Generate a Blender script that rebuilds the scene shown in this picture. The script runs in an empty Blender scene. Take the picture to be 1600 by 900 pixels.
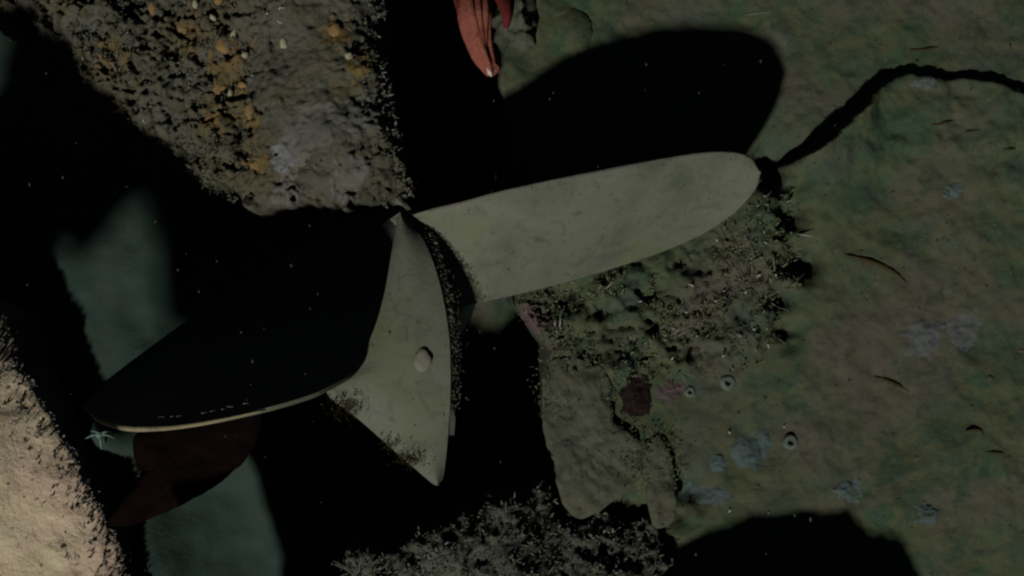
import bpy, bmesh, math, random
import numpy as np
from mathutils import Vector

random.seed(4)
RS = np.random.RandomState(7)
scn = bpy.context.scene
COL = scn.collection

# ------------------------------------------------------------------ camera
H = 5.0                                   # camera height over the silt bank
cam_d = bpy.data.cameras.new("camera")
cam = bpy.data.objects.new("camera", cam_d)
COL.objects.link(cam)
cam.location = (0, 0, H)
cam_d.sensor_width = 36.0
cam_d.lens = 45.0                         # 4 m across the picture at z = 0
cam_d.clip_start = 0.05
cam_d.clip_end = 200.0
scn.camera = cam

# ------------------------------------------------------------------ light
SX, SY = 0.40, 0.90                       # shadow shift in metres per metre of height
to_sun = Vector((-SX, -SY, 1.0)).normalized()
world = bpy.data.worlds.new("World")
scn.world = world
world.use_nodes = True
wn = world.node_tree
bg = wn.nodes["Background"]
sky = wn.nodes.new("ShaderNodeTexSky")
sky.sky_type = 'NISHITA'
sky.sun_disc = False
sky.sun_elevation = math.asin(to_sun.z)
sky.sun_rotation = math.atan2(to_sun.x, to_sun.y)
wn.links.new(sky.outputs[0], bg.inputs[0])
bg.inputs[1].default_value = 0.0038       # deep, dark water: almost no light from above

sun_d = bpy.data.lights.new("sun", 'SUN')
sun_d.energy = 2.05
sun_d.angle = math.radians(2.6)
sun_d.color = (0.98, 1.0, 0.95)
sun = bpy.data.objects.new("sun", sun_d)
COL.objects.link(sun)
sun.rotation_euler = to_sun.to_track_quat('Z', 'Y').to_euler()
sun.location = (-4, -8, 9)

scn.view_settings.view_transform = 'Standard'
scn.view_settings.look = 'None'
scn.view_settings.exposure = 0.0
scn.view_settings.gamma = 1.0
scn.cycles.use_denoising = True
scn.cycles.filter_width = 2.3
scn.cycles.max_bounces = 4
scn.cycles.diffuse_bounces = 0              # the water swallows bounced light

# ------------------------------------------------------------------ helpers
def P(px, py, z=0.0):
    k = (H - z) / H / 400.0
    return Vector(((px - 800.0) * k, (450.0 - py) * k, z))

def tag(o, label=None, cat=None, group=None, kind=None):
    if label: o['label'] = label
    if cat: o['category'] = cat
    if group: o['group'] = group
    if kind: o['kind'] = kind
    return o

def empty(name, loc):
    o = bpy.data.objects.new(name, None)
    o.empty_display_size = 0.05
    COL.objects.link(o)
    o.location = loc
    return o

def link(name, me, mat, parent=None, smooth=True):
    o = bpy.data.objects.new(name, me)
    COL.objects.link(o)
    me.materials.append(mat)
    if smooth:
        me.polygons.foreach_set("use_smooth", [True] * len(me.polygons))
    if parent:
        o.parent = parent
        o.location = -Vector(parent.location)
    return o

def mesh_obj(name, verts, faces, mat, parent=None, smooth=True):
    me = bpy.data.meshes.new(name)
    me.from_pydata([tuple(map(float, v)) for v in verts], [], [tuple(int(i) for i in f) for f in faces])
    me.update()
    return link(name, me, mat, parent, smooth)

_tabs = {}
def vnoise(x, y, seed=0):
    t = _tabs.get(seed)
    if t is None:
        t = _tabs[seed] = np.random.RandomState(seed + 100).rand(256, 256)
    xi = np.floor(x).astype(int); yi = np.floor(y).astype(int)
    fx = x - xi; fy = y - yi
    fx = fx * fx * (3 - 2 * fx); fy = fy * fy * (3 - 2 * fy)
    a = t[xi % 256, yi % 256]; b = t[(xi + 1) % 256, yi % 256]
    c = t[xi % 256, (yi + 1) % 256]; d = t[(xi + 1) % 256, (yi + 1) % 256]
    return (a * (1 - fx) + b * fx) * (1 - fy) + (c * (1 - fx) + d * fx) * fy - 0.5

def fbm(x, y, scale, octv=4, seed=0, gain=0.5):
    r = 0; a = 1.0; s = scale
    for i in range(octv):
        r = r + a * vnoise(x * s + 37.1 * i, y * s + 11.7 * i, seed + i)
        a *= gain; s *= 2.03
    return r

def sstep(a, b, x):
    t = np.clip((x - a) / (b - a), 0, 1)
    return t * t * (3 - 2 * t)

def poly_sd(x, y, poly):
    """signed distance to a closed polygon, positive inside"""
    x = np.asarray(x, float); y = np.asarray(y, float)
    d = np.full(x.shape, 1e9); ins = np.zeros(x.shape, bool)
    n = len(poly)
    for i in range(n):
        x0, y0 = poly[i]; x1, y1 = poly[(i + 1) % n]
        ex, ey = x1 - x0, y1 - y0
        t = np.clip(((x - x0) * ex + (y - y0) * ey) / (ex * ex + ey * ey + 1e-12), 0, 1)
        d = np.minimum(d, np.hypot(x - x0 - t * ex, y - y0 - t * ey))
        if y0 != y1:
            c = ((y0 > y) != (y1 > y)) & (x < (x1 - x0) * (y - y0) / (y1 - y0) + x0)
            ins ^= c
    return np.where(ins, d, -d)

def grid_obj(name, x0, x1, y0, y1, step, zfun, mat, parent=None, cut=None):
    xs = np.arange(x0, x1 + step * .5, step); ys = np.arange(y0, y1 + step * .5, step)
    X, Y = np.meshgrid(xs, ys)
    Z = zfun(X, Y)
    nx, ny = len(xs), len(ys)
    idx = np.arange(nx * ny).reshape(ny, nx)
    q = np.stack([idx[:-1, :-1], idx[:-1, 1:], idx[1:, 1:], idx[1:, :-1]], -1).reshape(-1, 4)
    V = np.stack([X, Y, Z], -1).reshape(-1, 3)
    if cut is not None:
        keep = cut(X, Y).reshape(-1)
        q = q[keep[q].any(1)]
        used = np.unique(q)
        remap = -np.ones(len(V), int); remap[used] = np.arange(len(used))
        V = V[used]; q = remap[q]
    me = bpy.data.meshes.new(name)
    me.vertices.add(len(V)); me.vertices.foreach_set("co", V.astype(np.float32).ravel())
    me.loops.add(q.size); me.loops.foreach_set("vertex_index", q.astype(np.int32).ravel())
    me.polygons.add(len(q))
    me.polygons.foreach_set("loop_start", np.arange(0, q.size, 4, dtype=np.int32))
    me.update(calc_edges=True); me.validate()
    return link(name, me, mat, parent)

def resample(pts, n):
    p = np.array(pts, float)
    # Catmull-Rom through the points
    ext = np.vstack([2 * p[0] - p[1], p, 2 * p[-1] - p[-2]])
    out = []
    for i in range(1, len(ext) - 2):
        for t in np.linspace(0, 1, 16, endpoint=False):
            a, b, c_, d = ext[i - 1], ext[i], ext[i + 1], ext[i + 2]
            out.append(.5 * (2 * b + (c_ - a) * t + (2 * a - 5 * b + 4 * c_ - d) * t * t + (3 * b - a - 3 * c_ + d) * t ** 3))
    out.append(p[-1]); out = np.array(out)
    s = np.r_[0, np.cumsum(np.linalg.norm(np.diff(out, axis=0), axis=1))]
    q = np.linspace(0, s[-1], n)
    return np.stack([np.interp(q, s, out[:, k]) for k in range(3)], -1)

def bm_fix(o):
    bm = bmesh.new(); bm.from_mesh(o.data)
    bmesh.ops.remove_doubles(bm, verts=bm.verts, dist=.0004)
    bmesh.ops.recalc_face_normals(bm, faces=bm.faces)
    bm.to_mesh(o.data); bm.free()
    if hasattr(o.data, 'set_sharp_from_angle'):
        o.data.set_sharp_from_angle(angle=math.radians(50))

def tube(pts, radii, seg=8, cap=True):
    pts = [np.array(q, float) for q in pts]
    V, F = [], []
    prev = None
    for i, q in enumerate(pts):
        d = (pts[min(i + 1, len(pts) - 1)] - pts[max(i - 1, 0)])
        d /= np.linalg.norm(d) + 1e-9
        if prev is None:
            ref = np.array((0, 0, 1.0)) if abs(d[2]) < .9 else np.array((1.0, 0, 0))
            s = np.cross(d, ref)
        else:
            s = prev - d * np.dot(prev, d)
        s /= np.linalg.norm(s) + 1e-9; prev = s
        t = np.cross(d, s)
        r = radii[i] if hasattr(radii, '__len__') else radii
        for k in range(seg):
            an = 2 * math.pi * k / seg
            V.append(q + r * (math.cos(an) * s + math.sin(an) * t))
    for i in range(len(pts) - 1):
        for k in range(seg):
            a, b = i * seg + k, i * seg + (k + 1) % seg
            F.append((a, b, b + seg, a + seg))
    if cap:
        V.append(pts[0]); V.append(pts[-1])
        c0, c1 = len(V) - 2, len(V) - 1; e = (len(pts) - 1) * seg
        for k in range(seg):
            F.append((c0, (k + 1) % seg, k)); F.append((c1, e + k, e + (k + 1) % seg))
    return V, F

# ------------------------------------------------------------------ materials
def rgb(c): return (c[0], c[1], c[2], 1.0)

def material(name, stops, scale=3.0, detail=8.0, speck=None, speck_scale=90, speck_cut=0.70, bump=0.5, bump_scale=60,
             bump_dist=0.01, rough=0.92, second=None, second_scale=1.3, spec=0.15, grain=None):
    m = bpy.data.materials.new(name); m.use_nodes = True
    nt = m.node_tree; b = nt.nodes["Principled BSDF"]
    b.inputs["Roughness"].default_value = rough
    b.inputs["Specular IOR Level"].default_value = spec
    tc = nt.nodes.new("ShaderNodeTexCoord")
    def noise(sc, det=6.0, rgh=0.6, dist=0.0):
        n = nt.nodes.new("ShaderNodeTexNoise")
        n.inputs["Scale"].default_value = sc; n.inputs["Detail"].default_value = det
        n.inputs["Roughness"].default_value = rgh; n.inputs["Distortion"].default_value = dist
        nt.links.new(tc.outputs["Object"], n.inputs["Vector"])
        return n
    def ramp(src, pts):
        r = nt.nodes.new("ShaderNodeValToRGB")
        e = r.color_ramp.elements
        while len(e) < len(pts): e.new(0.5)
        for el, (p, c) in zip(e, pts):
            el.position = p; el.color = rgb(c)
        nt.links.new(src, r.inputs[0])
        return r
    n1 = noise(scale, detail, 0.62, 0.4)
    lo, hi = 0.32, 0.68
    pts = [(lo + (hi - lo) * i / (len(stops) - 1), c) for i, c in enumerate(stops)]
    out = ramp(n1.outputs["Fac"], pts).outputs[0]
    def mix(fac, a, bcol):
        mx = nt.nodes.new("ShaderNodeMix"); mx.data_type = 'RGBA'
        nt.links.new(fac, mx.inputs[0]); nt.links.new(a, mx.inputs[6])
        mx.inputs[7].default_value = rgb(bcol)
        return mx.outputs[2]
    if second:
        n2 = noise(second_scale, 5, 0.55, 0.6)
        out = mix(ramp(n2.outputs["Fac"], [(0.48, (0, 0, 0)), (0.66, (.85, .85, .85))]).outputs[0], out, second)
    if grain:
        n4 = noise(95, 2, 0.5)
        out = mix(ramp(n4.outputs["Fac"], [(0.66, (0, 0, 0)), (0.76, (.8, .8, .8))]).outputs[0], out, grain)
        n5 = noise(13, 6, 0.7, 1.0)
        out = mix(ramp(n5.outputs["Fac"], [(0.54, (0, 0, 0)), (0.70, (.7, .7, .7))]).outputs[0], out, tuple(.72 * v for v in stops[0]))
    if speck:
        n3 = noise(speck_scale, 3, 0.6)
        out = mix(ramp(n3.outputs["Fac"], [(speck_cut, (0, 0, 0)), (speck_cut + .05, (1, 1, 1))]).outputs[0], out, speck)
    nt.links.new(out, b.inputs["Base Color"])
    if bump:
        nb = noise(bump_scale, 7, 0.7)
        bp = nt.nodes.new("ShaderNodeBump")
        bp.inputs["Strength"].default_value = bump; bp.inputs["Distance"].default_value = bump_dist
        nt.links.new(nb.outputs["Fac"], bp.inputs["Height"])
        nt.links.new(bp.outputs[0], b.inputs["Normal"])
    return m

M = {}
M['silt'] = material('seabed_silt', [(.034, .054, .038), (.054, .084, .044), (.086, .090, .046), (.046, .070, .042), (.078, .092, .062)], 3.4, 11,
                     speck=(.022, .026, .018), speck_scale=30, speck_cut=.68, bump=.5, bump_scale=34, bump_dist=.012,
                     second=(.106, .088, .070), second_scale=2.0, grain=(.135, .145, .115))
M['pit'] = material('water_tinted_silt', [(.030, .052, .041), (.041, .064, .052), (.052, .072, .052)], 3.0, 9,  # silt colour with the water's green darkening at depth put into it
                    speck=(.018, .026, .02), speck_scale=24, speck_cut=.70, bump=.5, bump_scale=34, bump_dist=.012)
M['blade'] = material('silted_bronze', [(.104, .114, .080), (.142, .146, .106), (.168, .168, .128), (.128, .138, .110)], 3.6, 11,
                      grain=(.19, .195, .16), speck=(.07, .075, .045), speck_scale=32, speck_cut=.67, bump=.5, bump_scale=55, bump_dist=.006,
                      second=(.152, .158, .090), second_scale=4)
M['rim'] = material('lit_bronze_rim', [(.16, .14, .09), (.34, .27, .16), (.24, .20, .12)], 14, rough=.6, bump=.2)
M['hull'] = material('encrusted_hull', [(.062, .062, .040), (.102, .098, .070), (.130, .121, .093), (.094, .090, .044)], 5, 10,
                     speck=(.16, .15, .12), speck_scale=38, speck_cut=.72, bump=.9, bump_scale=38, bump_dist=.02,
                     second=(.132, .104, .054), second_scale=3.6, grain=(.19, .18, .15))
M['ochre'] = material('ochre_crust', [(.080, .078, .052), (.150, .105, .042), (.185, .120, .045), (.085, .080, .055)], 11, 8, bump=.8,
                      bump_scale=40, bump_dist=.015, second=(.10, .095, .066), second_scale=9)
M['palecrust'] = material('pale_crust', [(.105, .100, .084), (.160, .142, .116), (.150, .136, .120), (.110, .104, .088)], 8, 9, bump=.8,
                      bump_scale=40, bump_dist=.012, second=(.09, .088, .072), second_scale=6)
M['turf'] = material('hydroid_turf', [(.095, .100, .078), (.150, .148, .120), (.200, .194, .166)], 9, 6, bump=0,
                     second=(.12, .115, .07), second_scale=3)
M['turf_green'] = material('green_turf', [(.085, .105, .055), (.145, .165, .080), (.205, .210, .125)], 7, 6, bump=0,
                           second=(.115, .125, .055), second_scale=4)
M['boulder'] = material('tan_rock', [(.62, .49, .30), (.76, .61, .40), (.73, .60, .41), (.66, .50, .29)], 3.5, 9,  # tan rock; the near lamp's warm brightness is put into this colour
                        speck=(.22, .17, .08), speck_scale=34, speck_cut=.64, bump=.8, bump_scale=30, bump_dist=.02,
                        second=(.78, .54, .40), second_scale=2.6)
M['boulder_turf'] = material('pale_turf', [(.10, .10, .09), (.20, .19, .16), (.30, .27, .22)], 9, 6, bump=0)
M['rock'] = material('grey_rock', [(.058, .060, .042), (.104, .102, .076), (.138, .130, .102)], 8, 9, bump=.9,
                     bump_scale=36, bump_dist=.02, second=(.05, .07, .06), second_scale=3)
M['slab'] = material('silted_stone', [(.052, .058, .042), (.084, .090, .062), (.112, .112, .080), (.070, .076, .054)], 6, 10, second=(.10, .088, .056), second_scale=3, grain=(.16, .155, .13),
                     speck=(.03, .032, .02), speck_scale=40, speck_cut=.64, bump=.8, bump_scale=45)
M['orange'] = material('orange_sponge', [(.17, .105, .040), (.30, .175, .058), (.24, .155, .070), (.13, .10, .055)], 26, 5, bump=.5, bump_scale=70)
M['cream'] = material('cream_shell', [(.30, .29, .18), (.40, .37, .25)], 25, 5, bump=.4, bump_scale=70)
M['pink'] = material('salmon_flesh', [(.20, .055, .040), (.33, .105, .070), (.30, .085, .055), (.22, .055, .045)], 16, 9, rough=.7,
                     bump=.8, bump_scale=55, bump_dist=.012, spec=.2, speck=(.16, .04, .03), speck_scale=60, speck_cut=.66)
M['pinktip'] = material('pale_pink_tip', [(.62, .46, .40), (.70, .56, .50)], 25, 4, bump=.2)
M['crimson'] = material('crimson_flesh', [(.12, .018, .018), (.17, .026, .022)], 10, 6, bump=.3)
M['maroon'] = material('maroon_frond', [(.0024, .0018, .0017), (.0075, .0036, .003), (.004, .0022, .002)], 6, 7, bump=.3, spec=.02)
M['bluegrey'] = material('blue_grey_sponge', [(.050, .072, .056), (.092, .118, .114), (.074, .098, .092), (.055, .076, .058)], 14, 8, bump=.6, bump_scale=50)
M['lilac'] = material('lilac_sponge', [(.056, .076, .050), (.094, .098, .094), (.108, .110, .108), (.062, .080, .054)], 14, 8, bump=.6, bump_scale=50)
M['teal'] = material('pale_teal', [(.12, .20, .17), (.19, .28, .24)], 20, 5, bump=.3)
M['white'] = material('chalky_tube', [(.34, .35, .30), (.52, .52, .46)], 30, 3, bump=.1)
M['dark_brown'] = material('dark_brown_bits', [(.030, .024, .010), (.070, .052, .022)], 18, 6, bump=.5)
M['limpet'] = material('pale_limpet', [(.18, .17, .13), (.25, .23, .17)], 40, 4, bump=.5)
M['ring'] = material('pale_green_ring', [(.080, .105, .080), (.135, .160, .128)], 30, 4, bump=.3)
M['dark'] = material('shaded_bronze', [(.06, .062, .05), (.11, .112, .09)], 9, 8, bump=.8, bump_scale=45)
M['hollow_shade'] = material('shaded_hollow', [(.007, .004, .004), (.028, .015, .013)], 14, 7, bump=.7)

# ------------------------------------------------------------------ seabed
PIT = -0.72
def u_of(x): return 800 + 400 * x
def v_of(y): return 450 - 400 * y

EDGE_V = [-4000, 0, 60, 120, 300, 430, 480, 510, 545, 600, 660, 760, 900, 5000]
EDGE_U = [790, 790, 790, 780, 775, 785, 800, 826, 846, 846, 842, 865, 900, 900]
MOUND = [(1150, 300), (1205, 258), (1262, 236), (1306, 200), (1350, 148), (1420, 114), (1500, 118), (1570, 138),
         (1640, 150), (1900, 180), (2600, 180), (2600, 6000), (1150, 6000)]
TURFZONE = [(800, 470), (940, 420), (1080, 365), (1180, 320), (1235, 300), (1245, 420), (1225, 520), (1180, 560),
            (1100, 590), (1020, 590), (960, 620), (880, 600), (848, 540)]

def seabed_z(X, Y):
    U, V = u_of(X), v_of(Y)
    wob = 16 * fbm(X, Y, 5.0, 4, 11)
    e = np.interp(V, EDGE_V, EDGE_U) + wob
    bank = sstep(-16, 10, U - e)
    z = PIT * (1 - bank)
    pitn = 0.10 * fbm(X, Y, 1.7, 4, 21)
    z = z + pitn * (1 - bank)
    z = z - (1 - bank) * .42 * (np.exp(-(((X + .02) / .20) ** 2 + ((Y + .28) / .30) ** 2)) + np.exp(-(((X - .02) / .16) ** 2 + ((Y - .62) / .30) ** 2)))
    z = z + (1 - bank) * .20 * np.exp(-(((X + 1.66) / .24) ** 2 + ((Y + 1.20) / .34) ** 2))
    z = z + (1 - bank) * .22 * np.exp(-(((X + 1.765) / .09) ** 2 + ((Y + .63) / .09) ** 2))
    z = z + (1 - bank) * .95 * np.exp(-(((X + .42) / np.where(X > -.42, .17, .24)) ** 2 + ((Y + .05) / .23) ** 2))  # hidden mound added under the blades to block light to the pit
    bankn = 0.05 * fbm(X, Y, 1.6, 4, 31) + 0.013 * fbm(X, Y, 14, 5, 41, .6)
    z = z + bankn * bank
    sd = poly_sd(U + 10 * fbm(X, Y, 7, 3, 51), V + 14 * fbm(X, Y, 6, 5, 52, .6), MOUND)
    hm = 0.062 + 0.135 * np.exp(-((U - 1255) / 80.0) ** 2) + 0.09 * np.exp(-((U - 1340) / 32.0) ** 2) * np.exp(-np.clip(sd, 0, None) / 40.0)
    z = z + bank * hm * sstep(-4, 9, sd) * np.exp(-np.clip(sd, 0, None) / 190.0) * np.exp(-np.clip(V - 240, 0, None) / 130.0)
    ts = sstep(-10, 35, poly_sd(U, V, TURFZONE))
    lum = fbm(X, Y, 9, 4, 61, .5)
    bil = np.abs(fbm(X, Y, 15, 4, 62, .6))
    z = z + bank * ts * .018 * fbm(X, Y, 26, 3, 65, .6)
    z = z + bank * ts * (0.03 + 0.075 * np.clip(lum, -.35, .5) - .095 * np.clip(.22 - bil, 0, 1))
    z = z + bank * .025 * sstep(0, 30, sd) * np.exp(-np.clip(V - 240, 0, None) / 110.0) * fbm(X, Y, 10, 4, 64, .6)
    # dark hollows between the lumps
    for (cu, cv, r, d) in ((1215, 268, 40, .20), (1248, 412, 30, .16), (960, 728, 12, .05),
                           (1150, 452, 24, .06), (1230, 520, 24, .14), (1232, 335, 22, .22), (1222, 468, 18, .18), (1262, 405, 18, .08), (1215, 268, 34, .12), (950, 500, 30, .10), (880, 470, 40, .10),
                           (1065, 780, 34, .10), (900, 850, 60, .18), (980, 840, 60, .20)):
        z = z - bank * .62 * d * (1 + 1.6 * fbm(X, Y, 9, 3, 63)) * np.exp(-((U - cu) ** 2 + (V - cv) ** 2) / (r * r))
    return z

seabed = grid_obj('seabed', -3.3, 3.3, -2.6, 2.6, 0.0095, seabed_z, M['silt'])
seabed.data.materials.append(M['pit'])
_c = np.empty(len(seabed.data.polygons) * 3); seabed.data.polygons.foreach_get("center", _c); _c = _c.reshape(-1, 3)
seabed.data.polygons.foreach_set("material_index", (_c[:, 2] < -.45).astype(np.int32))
tag(seabed, kind='structure')
def far_z(X, Y):
    return -0.9 + 0.5 * fbm(X, Y, .12, 3, 71) - 0.02 * np.hypot(X, Y)
far = grid_obj('distant_seabed', -60, 60, -60, 60, 1.5, far_z, M['silt'])
tag(far, kind='structure')

# ------------------------------------------------------------------ growth tufts (vectorised little blades)
def tuft_mesh(name, pts, nrm, mat, parent, size=(.012, .03), per=4, spread=.9, width=.22):
    V, F = [], []
    rs = np.random.RandomState(len(pts))
    for p, n in zip(pts, nrm):
        for k in range(per):
            d = np.array(n) + spread * rs.normal(size=3)
            d /= np.linalg.norm(d) + 1e-9
            L = rs.uniform(*size)
            s = np.cross(d, rs.normal(size=3)); s /= np.linalg.norm(s) + 1e-9
            w = L * width * rs.uniform(.6, 1.4)
            b = np.array(p) + .35 * L * rs.normal(size=3) * .5
            bend = rs.normal(size=3) * L * .25
            mid = b + d * L * .55 + bend * .4
            tip = b + d * L + bend
            i = len(V)
            V += [b - s * w * .5, b + s * w * .5, mid + s * w * .7, mid - s * w * .7, tip + s * w * .25, tip - s * w * .25]
            F += [(i, i + 1, i + 2, i + 3), (i + 3, i + 2, i + 4, i + 5)]
    o = mesh_obj(name, V, F, mat, parent, smooth=False)
    return tag(o, kind='stuff')

def scatter(zfun, x0, x1, y0, y1, n, dens, seed):
    rs = np.random.RandomState(seed)
    x = rs.uniform(x0, x1, n); y = rs.uniform(y0, y1, n)
    keep = rs.rand(n) < dens(x, y)
    x, y = x[keep], y[keep]
    e = .006
    z = zfun(x, y)
    nx = -(zfun(x + e, y) - z) / e; ny = -(zfun(x, y + e) - z) / e
    nn = np.stack([np.clip(nx, -2, 2), np.clip(ny, -2, 2), np.ones_like(nx)], -1)
    nn /= np.linalg.norm(nn, axis=1, keepdims=True)
    return np.stack([x, y, z], -1), nn

# ------------------------------------------------------------------ sunken hull (upper left)
def wpoly(pts, z): return [tuple(P(a, b, z)[:2]) for a, b in pts]
HULL = wpoly([(640, -260), (612, -60), (596, 60), (606, 130), (622, 200), (634, 262), (648, 305), (600, 322), (500, 326),
              (400, 322), (320, 292), (250, 246), (165, 180), (60, 110), (-40, 30), (-200, -80), (-300, -260)], .15)
def hull_top(X, Y):
    sd = poly_sd(X, Y, HULL)
    x_r = np.clip((X + 1.9) / 1.5, 0, 1)
    top = -.30 + .62 * sstep(0, 1, x_r)
    dome = .16 * (1 - np.exp(-np.clip(sd, 0, None) / .16))
    rough = np.maximum(sstep(.80, .45, x_r), np.exp(-np.clip(sd, 0, None) / .09)) * .85 + .15
    bil = np.abs(fbm(X, Y, 13, 4, 86, .6))
    lum = rough * (.13 * fbm(X, Y, 6, 5, 83, .62) - .24 * np.clip(.20 - bil, 0, 1) + .022 * fbm(X, Y, 24, 3, 88)) + .02 * fbm(X, Y, 3, 2, 84)
    return top + dome + lum
def hull_z(X, Y):
    sd = poly_sd(X + .06 * fbm(X, Y, 9, 4, 81), Y + .06 * fbm(X, Y, 9, 4, 82), HULL)
    x_r = np.clip((X + 1.9) / 1.5, 0, 1)
    ins = sstep(-.05, .015, sd)
    return hull_top(X, Y) * ins + (1 - ins) * -1.0
hull = empty('sunken_hull', P(300, 100, PIT))
tag(hull, 'grey growth crusted end of the sunken hull in the upper left', 'shipwreck hull')
grid_obj('plating', -2.75, -.30, .1, 1.95, .0065, hull_z, M['hull'], hull,
         cut=lambda X, Y: poly_sd(X, Y, HULL) > -.10)
def hull_dens(x, y):
    sd = poly_sd(x, y, HULL)
    edge = np.exp(-np.abs(sd) / .05)
    left = sstep(-.85, -1.2, x) * .5
    low = (y < .42) & (x > -1.05) & (x < -.48)
    return np.clip(edge * .9 + left * (fbm(x, y, 6, 3, 85) > -.02), 0, 1) * (sd > -.012) * ~low
p, n = scatter(hull_top, -2.4, -.3, .2, 1.3, 15000, hull_dens, 3)
tuft_mesh('hydroid_turf', p, n, M['turf'], hull, (.006, .017), 5, 1.1, .28)

# ------------------------------------------------------------------ tan boulder (lower left)
BOUL = wpoly([(-900, 300), (-120, 440), (0, 490), (16, 530), (48, 600), (102, 690), (142, 772), (176, 842), (198, 900), (205, 960), (190, 1200),
              (-900, 1300)], -.40)
def boulder_z(X, Y):
    sd = poly_sd(X + .03 * fbm(X, Y, 10, 4, 91), Y + .03 * fbm(X, Y, 10, 4, 92), BOUL)
    d = np.clip(sd, 0, None)
    z = -.46 + .06 * (1 - np.exp(-d / .10)) + .05 * d
    z = z + 1.60 * np.exp(-(((X + 2.80) / .36) ** 2 + ((Y + .66) / .40) ** 2))  # unseen hump added out of view to shade the pit
    z = z + .03 * fbm(X, Y, 6, 4, 93)
    ins = sstep(-.03, .01, sd)
    return z * ins + (1 - ins) * -1.0
boul = empty('boulder', P(0, 800, PIT))
tag(boul, 'brightly lit tan boulder with a fuzzy edge at the lower left corner', 'boulder')
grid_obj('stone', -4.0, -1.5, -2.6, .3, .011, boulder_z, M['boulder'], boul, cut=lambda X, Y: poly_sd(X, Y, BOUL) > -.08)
SHADE_OUTLINE = [(-2.78, -.40), (-2.54, -.56), (-2.24, -.80), (-1.92, -.92), (-1.64, -1.04), (-1.42, -1.25), (-1.60, -1.80), (-1.98, -2.05), (-2.22, -2.24), (-2.41, -2.16), (-2.42, -1.98), (-2.49, -1.78), (-2.575, -1.61), (-2.72, -1.75), (-2.84, -1.86), (-3.2, -1.6), (-3.2, -1.2), (-3.1, -.5)]
def slab_mesh(name, poly, z0, thick, mat, parent, seed):
    q = resample([(a, b, 0) for a, b in poly + [poly[0]]], 90)[:-1]
    q[:, 0] += .05 * fbm(q[:, 0], q[:, 1], 6, 3, seed); q[:, 1] += .05 * fbm(q[:, 0], q[:, 1], 6, 3, seed + 5)
    cc = q.mean(0); V, F = [], []; n_ = len(q)
    for k, dz in ((.0, .5), (.5, .5), (.94, .42), (1.0, .15), (1.0, -.15), (.94, -.42), (.5, -.5), (.0, -.5)):
        for w in q:
            V.append((cc[0] + (w[0] - cc[0]) * k, cc[1] + (w[1] - cc[1]) * k, z0 + dz * thick))
    for r in range(7):
        for i in range(n_):
            F.append((r * n_ + i, r * n_ + (i + 1) % n_, (r + 1) * n_ + (i + 1) % n_, (r + 1) * n_ + i))
    o_ = mesh_obj(name, V, F, mat, parent); bm_fix(o_)
    return o_
slab_mesh('shade_slab', SHADE_OUTLINE, 1.5, .22, M['boulder'], boul, 95)  # unseen slab added above the boulder to shade pit and hull
p, n = scatter(boulder_z, -2.4, -1.5, -1.7, .1, 12000,
               lambda x, y: np.exp(-np.abs(poly_sd(x, y, BOUL)) / .045) * (poly_sd(x, y, BOUL) > -.03), 5)
tuft_mesh('fuzzy_turf', p, n, M['boulder_turf'], boul, (.005, .015), 5, 1.0, .4)

# ------------------------------------------------------------------ growth covered rock (bottom)
LROCK = wpoly([(545, 868), (600, 858), (660, 830), (740, 796), (800, 762), (850, 740), (872, 792), (930, 815), (1000, 822), (1040, 836), (1066, 880), (1040, 960), (1000, 1500),
               (430, 1500), (440, 1100), (480, 980), (530, 925)], .12)
def lrock_z(X, Y):
    sd = poly_sd(X + .06 * fbm(X, Y, 11, 4, 101), Y + .06 * fbm(X, Y, 11, 4, 102), LROCK)
    d = np.clip(sd, 0, None)
    crease = np.clip(.2 - np.abs(fbm(X, Y, 12, 4, 104, .55)), 0, 1)
    z = .08 + .10 * (1 - np.exp(-d / .06)) + .32 * np.clip(Y + 1.15, 0, .6) * sstep(.25, -.1, X) + .085 * fbm(X, Y, 10, 4, 103, .55) - .10 * crease + .02 * fbm(X, Y, 28, 2, 107) - .13 * sstep(-.02, .22, X)
    far_ = sstep(-1.35, -1.75, Y)
    z = z + .12 * far_
    ins = sstep(-.04, .012, sd)
    return z * ins + (1 - ins) * -1.0
lrock = empty('encrusted_rock', P(700, 860, PIT))
tag(lrock, 'dark grey rock shaggy with growth at the bottom edge below the propeller', 'rock')
grid_obj('stone', -2.0, .85, -2.6, -.5, .0085, lrock_z, M['rock'], lrock, cut=lambda X, Y: poly_sd(X, Y, LROCK) > -.08)
slab_mesh('shade_ledge', [(-1.60, -1.20), (-1.50, -1.5), (-1.38, -1.9), (-1.25, -2.5), (0, -2.5), (0, -1.35), (-.6, -1.25), (-.95, -1.17), (-1.3, -1.15)], .10, .12, M['rock'], lrock, 106)  # unseen ledge added out of view to throw shade across the pit
p, n = scatter(lrock_z, -1.0, .65, -1.3, -.55, 6000, lambda x, y: (poly_sd(x, y, LROCK) > -.03) * .75, 9)
tuft_mesh('shaggy_turf', p, n, M['turf'], lrock, (.006, .018), 4, .8, .28)

# ------------------------------------------------------------------ turf on the bank under the right blade
p, n = scatter(seabed_z, .0, 1.25, -.55, .4, 9000,
               lambda x, y: np.clip(sstep(-20, 40, poly_sd(u_of(x), v_of(y), TURFZONE)), 0, 1) * .6 * (fbm(x, y, 8, 3, 111) > -.14), 13)
q_ = RS.permutation(len(p))[:260]
bt2 = tuft_mesh('pale_strands', p[q_], n[q_], M['boulder_turf'], None, (.02, .05), 1, .8, .07)
tag(bt2, 'pale tangled strands in the green turf under the long blade', 'strands')
bt = tuft_mesh('bank_turf', p, n, M['turf_green'], None, (.006, .016), 3, .9, .36)

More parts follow.
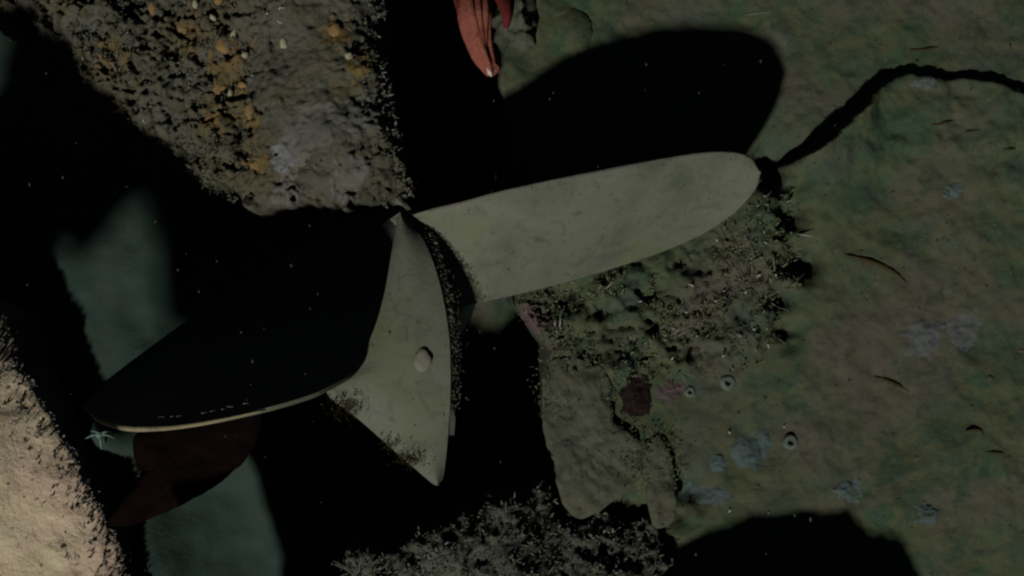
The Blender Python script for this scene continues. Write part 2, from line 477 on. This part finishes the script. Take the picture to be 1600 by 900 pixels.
# ------------------------------------------------------------------ unseen boulder added to shade the lower right
def dome_obj(name, cx, cy, rx, ry, z0, h, mat, seed, parent=None, rot=0.0, step=None, rough=.25, flat=2.0, lump=.5):
    step = step or min(rx, ry) / 14
    c, s = math.cos(rot), math.sin(rot)
    def rr(X, Y):
        a = (X - cx) * c + (Y - cy) * s; b = -(X - cx) * s + (Y - cy) * c
        k = 1.2 / max(rx, ry)
        return np.hypot(a / rx, b / ry) * (1 + rough * fbm(X, Y, 2.2 * k, 4, seed))
    def zf(X, Y):
        r = rr(X, Y)
        k = 1.2 / max(rx, ry)
        base = z0 if not callable(z0) else z0(X, Y)
        return base - .004 + h * np.clip(1 - r ** flat, -.35, 1) * (1 + lump * fbm(X, Y, 5 * k, 3, seed + 1))
    R = max(rx, ry) * 1.3
    return grid_obj(name, cx - R, cx + R, cy - R, cy + R, step, zf, mat, parent, cut=lambda X, Y: rr(X, Y) < 1.02)

c = P(1180, 1060, .3)
o = dome_obj('boulder', c.x + .06, c.y - .10, .66, .32, -.05, .62, M['rock'], 120, None, -.10, .010, .14, 5.0, .12)  # added boulder, out of view, there for its shadow
tag(o, 'unseen boulder added below the bottom right edge for its shadow', 'boulder')

# ------------------------------------------------------------------ propeller
def loft(A, B, n=90, m=30, tmin=.008, tmax=.05, prof=None, bulge=0.0):
    a = resample([P(*q) for q in A], n); b = resample([P(*q) for q in B], n)
    v = np.linspace(0, 1, m)[None, :, None]
    S = a[:, None, :] * (1 - v) + b[:, None, :] * v
    if prof is not None:
        w = prof(np.linspace(0, 1, m))[None, :]
        S[:, :, 2] = a[:, None, 2] * (1 - w) + b[:, None, 2] * w
    if bulge:
        S[:, :, 2] += bulge * np.sin(np.pi * v[:, :, 0])
    S[:, :, 2] += .006 * fbm(S[:, :, 0], S[:, :, 1], 6, 3, 131)
    du = np.gradient(S, axis=0); dv = np.gradient(S, axis=1)
    N = np.cross(du, dv); N /= np.linalg.norm(N, axis=2, keepdims=True) + 1e-9
    N[N[:, :, 2] < 0] *= -1
    N[-4:] = N[-5]
    t = tmin + tmax * np.sin(np.pi * v[:, :, 0]) * np.linspace(1, .25, n)[:, None]
    T = S - N * t[:, :, None]
    V = np.concatenate([S.reshape(-1, 3), T.reshape(-1, 3)])
    I = np.arange(n * m).reshape(n, m); J = I + n * m
    F = []
    for i in range(n - 1):
        for j in range(m - 1):
            F.append((I[i, j], I[i, j + 1], I[i + 1, j + 1], I[i + 1, j]))
            F.append((J[i, j], J[i + 1, j], J[i + 1, j + 1], J[i, j + 1]))
        F.append((I[i, 0], I[i + 1, 0], J[i + 1, 0], J[i, 0]))
        F.append((I[i, m - 1], J[i, m - 1], J[i + 1, m - 1], I[i + 1, m - 1]))
    for j in range(m - 1):
        F.append((I[0, j], J[0, j], J[0, j + 1], I[0, j + 1]))
        F.append((I[n - 1, j], I[n - 1, j + 1], J[n - 1, j + 1], J[n - 1, j]))
    return V, F, a, b, N

def add_blade(label, V, F, mat, parent):
    o = mesh_obj('blade', V, F, mat, parent)
    bm_fix(o)
    o['label'] = label
    return o
prop = empty('ship_propeller', P(650, 400, .3))
tag(prop, 'silted bronze ship propeller with broad rounded blades lying on the seabed', 'propeller')

A1 = [(630, 342, .42), (660, 331, .48), (720, 317, .57), (800, 296, .66), (950, 265, .66), (1060, 245, .60), (1110, 239, .57), (1150, 240, .53),
      (1176, 250, .49), (1188, 270, .45)]
B1 = [(700, 482, .36), (735, 476, .36), (800, 462, .33), (880, 442, .26), (1000, 406, .18), (1085, 372, .17), (1135, 342, .24), (1165, 315, .33),
      (1183, 290, .41), (1188, 270, .45)]
V, F, a1, b1, N1 = loft(A1, B1, tmin=.010, tmax=.05, bulge=.02)
add_blade('long lit blade pointing right with a rounded tip', V, F, M['blade'], prop)

rv, rf = tube([r + np.array((0, 0, .002)) for r in a1[8:84]], [.0045] * 76, 6)
mesh_obj('worn_edge', rv, rf, M['palecrust'], prop)
# downward blade: crest then a rolled, growth covered right edge
A2 = [(622, 334, .44), (611, 400, .50), (599, 465, .535), (580, 525, .55), (548, 578, .55), (510, 612, .54), (560, 655, .51), (620, 708, .49), (662, 744, .475), (678, 757, .47), (686, 757, .47)]
B2 = [(630, 330, .44), (664, 380, .53), (686, 440, .57), (701, 520, .58), (704, 600, .57), (700, 680, .53), (695, 730, .49), (692, 748, .475), (686, 757, .47)]
V, F, a2, b2, N2 = loft(A2, B2, tmin=.012, tmax=.045, bulge=.03)
add_blade('lit triangular blade pointing down with a worn corner', V, F, M['blade'], prop)
B2r = resample([P(*q) for q in B2], 200)[6:150]
ef = []
for k in range(900):
    b_ = B2r[RS.randint(len(B2r))]
    w_ = RS.normal() * .016 + .010
    ef.append((b_[0] + w_, b_[1] + .4 * w_ + RS.normal() * .004, b_[2] - .012 - .5 * max(0, w_)))
tuft_mesh('edge_growth', ef, [(.3, -.2, 1)] * len(ef), M['turf'], prop, (.002, .007), 3, .9, .45)
# the thick shoulder of that blade, its shade put into darker bronze
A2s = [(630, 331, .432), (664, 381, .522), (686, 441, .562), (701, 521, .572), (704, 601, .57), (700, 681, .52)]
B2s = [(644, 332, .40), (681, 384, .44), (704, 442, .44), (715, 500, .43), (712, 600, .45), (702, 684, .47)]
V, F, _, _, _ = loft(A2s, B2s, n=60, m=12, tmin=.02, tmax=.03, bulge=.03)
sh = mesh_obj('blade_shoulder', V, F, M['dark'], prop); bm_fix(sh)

A3 = [(130, 634, -.13), (141, 645, .22), (165, 658, .62), (215, 667, .96), (300, 661, .97), (400, 641, .96), (470, 622, .90), (512, 605, .82), (556, 576, .64),
      (596, 505, .40), (628, 425, .30), (646, 350, .26), (612, 300, .24)]
B3 = [(130, 634, -.13), (150, 608, -.24), (195, 572, -.32), (268, 518, -.40), (330, 474, -.44), (400, 430, -.38), (460, 392, -.26), (510, 362, -.18), (545, 340, -.14),
      (565, 325, -.08), (580, 315, .0), (592, 305, .10), (612, 300, .24)]
V, F, a3, b3, N3 = loft(A3, B3, n=110, m=34, tmin=.014, tmax=.05, prof=lambda v: 1 - (1 - v) ** 1.7)
add_blade('unlit blade on the left, black but for its bright lower rim', V, F, M['blade'], prop)

# barnacles standing just inside the raised rim, their tips in the light
rb = np.random.RandomState(77)
for k, pxb in enumerate((252, 274, 279, 284, 315, 339, 343, 357, 366, 394)):
    j = int(np.argmin(np.abs((800 + a3[:, 0] * 400 * H / (H - a3[:, 2])) - pxb)[:60]))
    b0 = a3[j]; hgt = rb.uniform(.012, .045)
    base = b0 + np.array((0, .028, -.05)); top_ = base + np.array((rb.uniform(-.006, .006), rb.uniform(0, .008), .055 + hgt))
    bv, bf = tube([base, .5 * (base + top_), top_], [.004, .003, .001 + .002 * rb.rand()], 6)
    mesh_obj('barnacle', bv, bf, M['boulder_turf'], prop)
# unlit blade's rim light, put into a brighter lip along its raised edge
rim = a3[18:62]
rimv, rimf = tube([r + np.array((0, -.006, .000)) for r in rim], [.003 + .0075 * math.sin(math.pi * i / (len(rim) - 1)) for i in range(len(rim))], 8)
mesh_obj('lit_rim', rimv, rimf, M['rim'], prop)
# hub and shaft
ax0, ax1 = np.array(P(712, 468, .16)), np.array(P(618, 340, .16))
d = ax1 - ax0
hv, hf = tube([ax0 + d * t for t in (0, .06, .2, .5, .8, 1.0)], [.05, .12, .18, .19, .15, .10], 28)
mesh_obj('hub', hv, hf, M['dark'], prop)

# ------------------------------------------------------------------ pink soft coral
coral = empty('soft_coral', P(720, -60, .2))
tag(coral, 'salmon pink tapering finger of soft coral with a pale tip at the top edge', 'soft coral')
def limb(name, cl, rad, mat, flute=0.0):
    c_ = resample([P(*q) for q in cl], 60)
    r = np.interp(np.linspace(0, 1, 60), np.linspace(0, 1, len(rad)), rad)
    v_, f_ = tube(c_, list(r), 20)
    v_ = np.array(v_)
    for i in range(60):
        for k in range(20):
            an = 2 * math.pi * k / 20
            w = 1 + flute * math.cos(3 * an + .5) * (1 - i / 75) + .05 * math.sin(7 * an + .08 * i) + .26 * fbm(c_[i, 0] * 9 + np.array([an]), c_[i, 1] * 9 + np.array([0.0]), 2.0, 3, 9)[0]
            v_[i * 20 + k] = c_[i] + (v_[i * 20 + k] - c_[i]) * w
    return mesh_obj(name, v_, f_, mat, coral)
limb('arm', [(728, -120, .15), (734, -40, .75), (738, 10, .87), (744, 55, .89), (755, 86, .87), (771, 110, .83)],
     [.050, .056, .052, .040, .034, .046, .030], M['pink'], .12)
for k, (o0, zz) in enumerate(((-20, .86), (-11, .89), (-1, .905), (8, .90), (17, .89), (26, .875))):
    w0 = 3 * math.sin(2.1 * k)
    limb('strand', [(728 + o0, -120, .15), (735 + o0, -40, zz - .12), (739 + o0 * .95 + w0, 8, zz + .02), (746 + o0 * .62, 52, zz + .025), (756 + o0 * .36 - w0, 86, zz + .01),
                    (768 + o0 * .40, 106 + (k % 3) * 3, zz - .035)],
         [.014, .018, .019, .016, .013, .015, .006], M['pink'] if k != 0 else M['crimson'], .10)
limb('side_lobe', [(712, -100, .15), (714, -30, .60), (720, 10, .66), (730, 52, .72)], [.03, .03, .026, .010], M['crimson'], .05)
limb('side_lobe', [(780, -80, .05), (786, -20, .2), (792, 20, .3), (790, 44, .3)], [.04, .045, .04, .01], M['crimson'], .05)
limb('pale_tip', [(762, 106, .876), (765, 113, .874), (768, 119, .858)], [.004, .009, .003], M['pinktip'])

# ------------------------------------------------------------------ maroon frond in the pit
def sheet(name, outline, zf, mat, thick=.02, parent=None, rough=.02, seed=0):
    poly = [tuple(P(a, b, zf(a, b))[:2]) for a, b in outline]
    xs = [q[0] for q in poly]; ys = [q[1] for q in poly]
    cxp, cyp = sum(xs) / len(xs), sum(ys) / len(ys)
    pts = resample([(a, b, 0) for a, b in poly + [poly[0]]], 160)[:-1]
    pts[:, :2] += np.stack([.5 * rough * fbm(pts[:, 0], pts[:, 1], 14, 3, seed + 7), .5 * rough * fbm(pts[:, 0], pts[:, 1], 14, 3, seed + 9)], -1)
    rings = 24
    V, F = [], []
    for side in (0, 1):
        for r in range(rings):
            k = 1 - r / (rings - 1) * .999
            for q in pts:
                x = cxp + (q[0] - cxp) * k; y = cyp + (q[1] - cyp) * k
                z = zf(800 + x * 400, 450 - y * 400) + rough * float(fbm(np.array([x]), np.array([y]), 9, 5, seed, .6)[0])
                h = thick * math.sqrt(max(0, 1 - k ** 4))
                V.append((x, y, z + (h if side == 0 else -h * .5)))
    n = len(pts)
    for side in (0, 1):
        o_ = side * rings * n
        for r in range(rings - 1):
            for i in range(n):
                a, b = o_ + r * n + i, o_ + r * n + (i + 1) % n
                f = (a, b, b + n, a + n)
                F.append(f if side == 0 else f[::-1])
    ob = mesh_obj(name, V, F, mat, parent)
    bm_fix(ob)
    return ob
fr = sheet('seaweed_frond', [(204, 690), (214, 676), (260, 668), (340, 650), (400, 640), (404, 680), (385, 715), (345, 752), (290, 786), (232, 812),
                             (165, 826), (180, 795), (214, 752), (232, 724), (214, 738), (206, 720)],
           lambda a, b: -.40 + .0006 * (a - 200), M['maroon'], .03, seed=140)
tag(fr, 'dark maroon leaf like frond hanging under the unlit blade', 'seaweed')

# ------------------------------------------------------------------ silted stones on the bank edge
st = sheet('flat_stone', [(846, 590), (862, 566), (905, 560), (950, 590), (962, 660), (1000, 690), (1004, 742), (975, 770), (930, 805), (900, 808), (880, 785),
                          (862, 720), (846, 660)], lambda a, b: .006, M['slab'], .018, rough=.030, seed=150)
tag(st, 'broad olive flat stone with a smooth silted top beside the black pit', 'stone')
st2 = sheet('flat_stone', [(1006, 690), (1030, 680), (1048, 705), (1058, 760), (1056, 806), (1040, 824), (1022, 822), (1012, 790), (1006, 740)],
            lambda a, b: .004, M['slab'], .016, rough=.022, seed=151)
tag(st2, 'narrow finger shaped flat stone pointing down, right of the broad one', 'stone')
def outline_fuzz(ob, pts_, n_, seed):
    r_ = np.random.RandomState(seed)
    q = resample([(a, b, 0) for a, b in pts_ + [pts_[0]]], 300)
    k = r_.randint(0, 300, n_); off = r_.normal(size=(n_, 2)) * 9
    f_ = [tuple(P(q[i, 0] + o_[0], q[i, 1] + o_[1], .022)) for i, o_ in zip(k, off)]
    tuft_mesh('algae_fringe', f_, [(0, 0, 1)] * n_, M['turf_green'], ob, (.003, .009), 3, 1.0, .40)
outline_fuzz(st, [(846, 590), (862, 562), (905, 556), (950, 590), (964, 660), (1000, 690), (1004, 742), (960, 700), (900, 640), (850, 640)], 420, 3)
outline_fuzz(st2, [(1006, 690), (1030, 680), (1050, 705), (1058, 760), (1040, 700)], 160, 4)
c = P(893, 50, 0)
o = dome_obj('stone', c.x, c.y, .075, .085, float(seabed_z(np.array([c.x]), np.array([c.y]))[0]), .028, M['silt'], 155, None, 0, .006, .06, 2.0, .1)
tag(o, 'smooth round silted stone above the long blade shadow', 'stone')
# rough tan rock beside the coral
o = dome_obj('rock', P(815, 30, 0).x, P(815, 30, 0).y, .085, .20, -.05, .15, M['slab'], 160, None, 0, .008, .5)
tag(o, 'knobbly tan rock at the top edge right of the pink coral', 'rock')

# ------------------------------------------------------------------ orange sponges on the hull
def zat(zf, x, y): return float(zf(np.array([x]), np.array([y]))[0])
def on(zf, px, py, z0=0.0):
    z = z0
    for _ in range(8):
        q = P(px, py, z); z = .5 * z + .5 * zat(zf, q.x, q.y)
    return P(px, py, z)

def blob(name, c, rx, ry, rz, mat, seed, parent=None, lump=.35, rot=0.0, sub=3):
    bm = bmesh.new()
    bmesh.ops.create_icosphere(bm, subdivisions=sub, radius=1)
    rs = np.random.RandomState(seed)
    ph = rs.uniform(0, 6.28, 9)
    cr, sr = math.cos(rot), math.sin(rot)
    for v in bm.verts:
        x, y, z = v.co
        k = 1 + lump * (.5 * math.sin(3.1 * x + ph[0]) * math.sin(2.7 * y + ph[1]) + .4 * math.sin(5.3 * y + ph[2] + 2 * z) * math.sin(4.1 * x + ph[3])
                        + .25 * math.sin(9 * x + ph[4]) * math.sin(8 * y + ph[5] + 3 * z))
        x, y, z = x * rx * k, y * ry * k, z * rz * k
        v.co = (c[0] + x * cr - y * sr, c[1] + x * sr + y * cr, c[2] + z)
    me = bpy.data.meshes.new(name); bm.to_mesh(me); bm.free()
    return link(name, me, mat, parent)

ORANGE = [
    (240, 14, 9, 13, 'upright orange sponge nearest the top left corner of the hull'),
    (286, 44, 10, 11, 'small round orange sponge on the dark upper left of the hull'),
    (350, 72, 16, 14, 'large dull orange sponge high on the middle of the hull'),
    (346, 140, 15, 11, 'bright wide orange sponge with a cream shell against its side'),
    (380, 133, 9, 7, 'little rounded orange sponge just right of the bright wide one'),
    (392, 172, 9, 17, 'tall orange sponge with a dark notch on the hull ridge'),
    (328, 192, 13, 15, 'slanting orange sponge at the edge of the hull shadow'),
    (400, 258, 10, 9, 'lowest orange sponge on the hull beside the white patch'),
    (524, 48, 11, 13, 'lone orange sponge on the right side of the hull near its edge'),
    (343, 2, 8, 6, 'orange sponge cut off by the top edge above the hull'),
]
for i, (px, py, a, b, lab) in enumerate(ORANGE):
    c = on(hull_z, px, py)
    o = blob('sponge', (c.x, c.y, c.z + .006), .82 * a / 400, .82 * b / 400, .016, M['orange'], 200 + i, None, .30, .4 * math.sin(i * 2.3))
    tag(o, lab, 'sponge', 'orange sponges on the hull')
CREAM = [(361, 145, 4, 6, 'cream shell stuck against the bright wide orange sponge'), (444, 68, 6, 9, 'pale yellow oval shell alone on the upper hull'),
         (384, 86, 6, 5, 'round buff shell below the largest orange sponge'), (366, 54, 4, 9, 'tall narrow buff shell beside the largest orange sponge'),
         (306, 6, 5, 8, 'greenish cream shell at the top edge of the hull'), (334, 28, 5, 6, 'dull cream shell below the top edge of the hull'),
         (546, 88, 6, 6, 'small buff shell below the lone orange sponge')]
for i, (px, py, a, b, lab) in enumerate(CREAM):
    c = on(hull_z, px, py)
    o = blob('shell', (c.x, c.y, c.z + .008), a / 400, b / 400, .014, M['cream'], 230 + i, None, .2, .3 * (i % 3 - 1))
    tag(o, lab, 'shell', 'cream shells on the hull')
def crust(name, px, py, rx, ry, h, mat, lab, cat, zf, seed, rot=0.0, group=None, rough=.6):
    c = on(zf, px, py)
    o = dome_obj(name, c.x, c.y, rx / 400, ry / 400, zf, h, mat, seed, None, rot, min(rx, ry) / 400 / 14, rough)
    return tag(o, lab, cat, group)
for i, (px, py, rx, ry, mm) in enumerate(((352, 110, 44, 46, 'ochre'), (392, 190, 22, 40, 'ochre'), (400, 255, 20, 26, 'ochre'), (335, 180, 34, 30, 'ochre'),
                                           (300, 60, 34, 30, 'ochre'), (525, 50, 30, 26, 'ochre'), (180, 90, 40, 30, 'ochre'), (560, 95, 26, 30, 'ochre'),
                                           (545, 275, 60, 34, 'palecrust'), (450, 292, 60, 24, 'palecrust'), (500, 190, 50, 60, 'palecrust'), (560, 190, 34, 40, 'palecrust'))):
    c = on(hull_z, px, py)
    o = dome_obj('crust', c.x, c.y, rx / 400, ry / 400, hull_z, .010, M[mm], 500 + 3 * i, hull, .5 * i, .006, .9)
crust('sponge', 446, 248, 26, 26, .012, material('white_sponge', [(.12, .118, .11), (.16, .157, .155), (.23, .23, .235), (.14, .136, .13)], 9, 8, bump=.6), 'soft edged white sponge patch on the lower hull', 'sponge', hull_z, 300)

# ------------------------------------------------------------------ crusts on the bank
for i, a in enumerate([
    (1445, 525, 34, 38, .010, M['lilac'], 'lilac grey sponge lobe, left half of the split pair at the right'),
    (1505, 520, 34, 38, .010, M['lilac'], 'lilac grey sponge lobe, right half of the split pair at the right'),
    (1172, 706, 42, 30, .014, M['bluegrey'], 'largest blue grey sponge crust, above the lower right shadow'),
    (1122, 722, 18, 18, .012, M['bluegrey'], 'small blue grey crust at the left side of the largest one'),
    (1328, 766, 26, 20, .012, M['bluegrey'], 'broken blue grey crust midway along the bank near the bottom'),
    (1450, 803, 20, 18, .014, M['bluegrey'], 'pale blue grey crust nearest the lower right corner'),
    (1100, 772, 46, 22, .008, M['bluegrey'], 'dull blue grey crust lying along the edge of the lower shadow'),
    (1448, 130, 26, 14, .008, M['lilac'], 'faint lilac crust on the crest of the mound at the upper right'),
    (1488, 298, 20, 14, .010, M['bluegrey'], 'pale crust high on the right bank above the split pair'),
]):
    crust('sponge', a[0], a[1], a[2], a[3], a[4], a[5], a[6], 'sponge', seabed_z, 310 + 3 * i, .3 * math.sin(i), 'sponge crusts on the bank')
crust('shaded_hollow', 992, 622, 26, 40, .02, M['hollow_shade'], 'blackish maroon patch painted as the shaded hollow between turf and flat stones', 'crust', seabed_z, 360)  # the hollow's shade, put into a blackish patch
crust('sponge', 1048, 612, 24, 22, .012, material('dusky_pink', [(.085, .062, .06), (.12, .085, .08)], 12), 'dusky pink crust right of the dark hollow', 'sponge', seabed_z, 365)
crust('sponge', 835, 500, 26, 24, .02, material('dusky_rose', [(.11, .075, .072), (.15, .10, .09)], 12), 'dusky pink sponge at the pit edge below the long blade', 'sponge', seabed_z, 368)

# ------------------------------------------------------------------ ring shaped sea squirts
def ring(px, py, r, lab):
    c = on(seabed_z, px, py)
    V, F = [], []
    prof = [(.30, -.02), (.34, .35), (.55, .55), (.85, .42), (1.05, .10), (1.10, -.05)]
    S = 28
    for (a, h) in prof:
        for k in range(S):
            an = 2 * math.pi * k / S
            w = 1 + .06 * math.sin(3 * an + px)
            V.append((c.x + r * a * w * math.cos(an), c.y + r * a * w * math.sin(an), c.z + r * h))
    for i in range(len(prof) - 1):
        for k in range(S):
            F.append((i * S + k, i * S + (k + 1) % S, (i + 1) * S + (k + 1) % S, (i + 1) * S + k))
    o = mesh_obj('sea_squirt', V, F, M['ring'])
    return tag(o, lab, 'sea squirt', 'ring shaped sea squirts')
ring(1137, 597, .030, 'larger pale ring shaped sea squirt on the silt below the turf')
ring(1078, 612, .021, 'smaller pale ring shaped sea squirt on the silt below the turf')
ring(1235, 690, .030, 'blue grey ring shaped sea squirt above the largest crust')

# ------------------------------------------------------------------ thin slivers on the silt
for i, (pts, r, lab) in enumerate([
    ([(1322, 399), (1345, 404), (1375, 414), (1400, 428), (1416, 441)], .013, 'longest brown sliver, slanting down beside the split sponge pair'),
    ([(1366, 588), (1385, 594), (1405, 603), (1420, 611)], .011, 'brown sliver slanting down below the split sponge pair'),
    ([(1508, 673), (1530, 672), (1537, 680)], .010, 'short bent brown sliver near the right edge'),
    ([(1540, 706), (1555, 707), (1568, 708)], .007, 'straight thin brown sliver below the bent one'),
    ([(1420, 78), (1442, 78), (1466, 73)], .008, 'thin dark sliver above the dark ledge at the upper right'),
    ([(1455, 196), (1475, 192), (1490, 188)], .009, 'dark sliver on the mound under the ledge'),
    ([(1510, 206), (1522, 204), (1531, 203)], .007, 'short dark sliver on the mound, right of the other'),
    ([(1566, 232), (1576, 233), (1586, 232)], .008, 'tiny dark sliver close to the right edge of the mound'),
    ([(1160, 24), (1180, 21), (1206, 18)], .006, 'pale straight sliver above the shadow of the long blade'),
]):
    q = [on(seabed_z, a, b) for a, b in pts]
    q = [np.array((v.x, v.y, v.z + .001)) for v in q]
    q = resample(q, 16)
    v_, f_ = tube(q, [.75 * r * (.25 + .75 * math.sin(math.pi * (j + .5) / 16)) for j in range(16)], 8)
    o = mesh_obj('thin_sliver', v_, f_, M['ring'] if i == 8 else M['dark_brown'])
    tag(o, lab, 'debris', 'slivers on the silt')

# ------------------------------------------------------------------ brittle star
bs = empty('brittle_star', P(155, 680, PIT))
tag(bs, 'small pale teal brittle star beside the tip of the unlit blade', 'brittle star')
c = P(156, 679, -.5)
zc = float(seabed_z(np.array([c.x]), np.array([c.y]))[0]) + .02
c = P(156, 679, zc)
dv, df = tube([(c.x, c.y, zc - .01), (c.x, c.y, zc), (c.x, c.y, zc + .012), (c.x, c.y, zc + .016)], [.012, .018, .014, .003], 14)
mesh_obj('disc', dv, df, M['teal'], bs)
for (ex, ey) in ((134, 685), (180, 685), (174, 674), (142, 673), (158, 702)):
    e = P(ex, ey, zc - .02)
    mid = P((156 + ex) / 2, (679 + ey) / 2 - 2, zc + .012)
    av, af = tube(resample([c, mid, e], 10), list(np.linspace(.006, .002, 10)), 6)
    mesh_obj('arm', av, af, M['teal'], bs)

# ------------------------------------------------------------------ feathery hydroid (bottom)
hyd = empty('hydroid', P(566, 890, .1))
tag(hyd, 'feathery pale hydroid on the left end of the shaggy bottom rock', 'hydroid')
V, F = [], []
rs = np.random.RandomState(22)
for k in range(60):
    an = rs.uniform(.0, math.pi) ; ln = rs.uniform(.06, .12)
    b = np.array(P(568 + rs.uniform(-14, 14), 893 + rs.uniform(-4, 8), .12))
    dd = np.array((math.cos(an) * .7, .35 + .5 * math.sin(an), .45 + rs.uniform(-.1, .3))); dd /= np.linalg.norm(dd)
    pts = [b, b + dd * ln * .5 + rs.normal(size=3) * .004, b + dd * ln]
    a_, f_ = tube(resample(pts, 6), [.0035, .003, .003, .0025, .002, .001], 5)
    o0 = len(V); V += list(a_); F += [tuple(i + o0 for i in f) for f in f_]
    for j in range(4):
        t = .35 + .16 * j
        q = b + dd * ln * t
        e = q + (dd * .6 + rs.normal(size=3) * .6) * .022
        a_, f_ = tube([q, e], [.0022, .001], 4)
        o0 = len(V); V += list(a_); F += [tuple(i + o0 for i in f) for f in f_]
mesh_obj('feathers', V, F, M['turf'], hyd)

# ------------------------------------------------------------------ limpets and lumps on the downward blade
def on_blade(S, px, py):
    """height of a blade surface under a picture point (nearest vertex)"""
    co = np.array([v.co[:] for v in S.data.vertices]) + np.array(S.matrix_world.translation)
    up = 800 + co[:, 0] * 400 * H / (H - co[:, 2]); vp = 450 - co[:, 1] * 400 * H / (H - co[:, 2])
    d_ = (up - px) ** 2 + (vp - py) ** 2
    near = np.argsort(d_)[:8]
    return float(co[near, 2].max())
bpy.context.view_layer.update()
blades = [o for o in prop.children if o.name.split('.')[0] == 'blade']
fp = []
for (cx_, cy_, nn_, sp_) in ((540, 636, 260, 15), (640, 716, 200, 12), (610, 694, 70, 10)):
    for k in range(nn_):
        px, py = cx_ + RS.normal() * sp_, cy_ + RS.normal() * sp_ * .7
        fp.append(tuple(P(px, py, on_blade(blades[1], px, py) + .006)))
tuft_mesh('shade_tufts', fp, [(-.3, .2, 1)] * len(fp), M['dark_brown'], prop, (.003, .009), 3, 1.0, .3)  # dark tufts stand in for soft shade along the blade's left edge
z = on_blade(blades[1], 660, 563)
c = P(660, 563, z)
o = blob('limpet', (c.x, c.y, z + .008), 12 / 400, 16 / 400, .010, M['limpet'], 401, None, .12)
tag(o, 'pale round limpet on the middle of the downward blade', 'limpet')
for i, (px, py, r, lab) in enumerate([(714, 556, 5, 'upper of two small pale knobs on the right edge of the downward blade'),
                                      (710, 602, 4, 'lower of two small pale knobs on the right edge of the downward blade')]):
    c = P(px, py, .47)
    o = blob('barnacle', (c.x - .004, c.y, .47), r / 400, r / 400, .014, M['boulder_turf'], 410 + i, None, .4)
    tag(o, lab, 'barnacle', 'knobs on the blade edge')

# ------------------------------------------------------------------ worm tubes and drifting specks
rs = np.random.RandomState(31)
WT = [(1066, 470), (1072, 487), (1118, 470), (1130, 455), (1165, 457), (1195, 378), (1165, 372), (1210, 480), (1000, 471), (1052, 513),
      (1050, 560), (1130, 556), (1155, 525), (1090, 525), (1200, 540), (1140, 675), (1225, 665), (1200, 800), (1140, 798), (952, 762), (1033, 747),
      (1120, 376), (1185, 430), (1212, 430), (1080, 445), (1178, 515), (440, 12), (437, 35), (418, 22), (600, 42), (75, 62), (130, 92), (225, 190)]
for i, (px, py) in enumerate(WT):
    zf = seabed_z if px > 700 else hull_z
    c = on(zf, px, py)
    a0 = rs.uniform(0, 6.28); L = rs.uniform(.010, .024); cv = rs.uniform(-2.2, 2.2)
    q = []
    for j in range(7):
        t = j / 6 - .5
        an = a0 + cv * t
        q.append(np.array((c.x + L * t * math.cos(an), c.y + L * t * math.sin(an), c.z + .007 + .005 * math.sin(j))))
    v_, f_ = tube(q, [.0018, .0028, .003, .003, .003, .0026, .0015], 6)
    o = mesh_obj('worm_tube', v_, f_, M['white'])
    tag(o, 'tiny white curled worm tube among the turf', 'worm tube', 'white worm tubes')
def grit(name, n_, mat, rng, seed, lab):
    r_ = np.random.RandomState(seed)
    x = r_.uniform(.05, 2.05, n_); y = r_.uniform(-1.15, 1.15, n_)
    k_ = r_.rand(n_) < np.clip(.45 + 1.2 * fbm(x, y, 4, 3, seed), .08, 1)
    x, y = x[k_], y[k_]; z_ = seabed_z(x, y)
    V_, F_ = [], []
    for a, b, c_ in zip(x, y, z_):
        if c_ < -.3: continue
        r = r_.uniform(*rng) * (1 if r_.rand() < .85 else 1.8); an = r_.uniform(0, 6.28); e_ = r_.uniform(.35, 1)
        i0 = len(V_)
        for q in range(6):
            t = an + q * math.pi / 3
            w = r_.uniform(.7, 1.2)
            lx, ly = r * w * math.cos(q * math.pi / 3), r * w * e_ * math.sin(q * math.pi / 3)
            V_.append((a + lx * math.cos(an) - ly * math.sin(an), b + lx * math.sin(an) + ly * math.cos(an), c_ - .001))
        V_.append((a, b, c_ + r * .55))
        for q in range(6): F_.append((i0 + q, i0 + (q + 1) % 6, i0 + 6))
    o_ = mesh_obj(name, V_, F_, mat)
    return tag(o_, lab, 'grit', None, 'stuff')
grit('shell_grit', 900, M['ring'], (.0015, .0042), 41, 'pale shell grit sprinkled over the olive silt')
grit('dark_grit', 1300, M['dark_brown'], (.002, .0055), 43, 'dark crumbs of debris sprinkled over the olive silt')
grit('silt_crumbs', 1600, M['slab'], (.003, .009), 45, 'brown crumbs of silt sprinkled over the bank')
V, F = [], []
for k in range(130):
    px, py, zz = rs.uniform(0, 1600), rs.uniform(0, 900), rs.uniform(.9, 2.2)
    q = np.array(P(px, py, zz)); r = rs.uniform(.0012, .0032) * (1.0 if k % 9 else 1.6)
    i0 = len(V)
    for dv in ((1, 0, 0), (-1, 0, 0), (0, 1.6, 0), (0, -1.6, 0), (0, 0, 1), (0, 0, -1)):
        V.append(q + r * np.array(dv) * rs.uniform(.7, 1.3))
    for f in ((0, 2, 4), (2, 1, 4), (1, 3, 4), (3, 0, 4), (2, 0, 5), (1, 2, 5), (3, 1, 5), (0, 3, 5)):
        F.append(tuple(i0 + j for j in f))
snow = mesh_obj('marine_snow', V, F, M['slab'], None, False)
tag(snow, 'pale specks drifting in the dark water', 'specks', None, 'stuff')
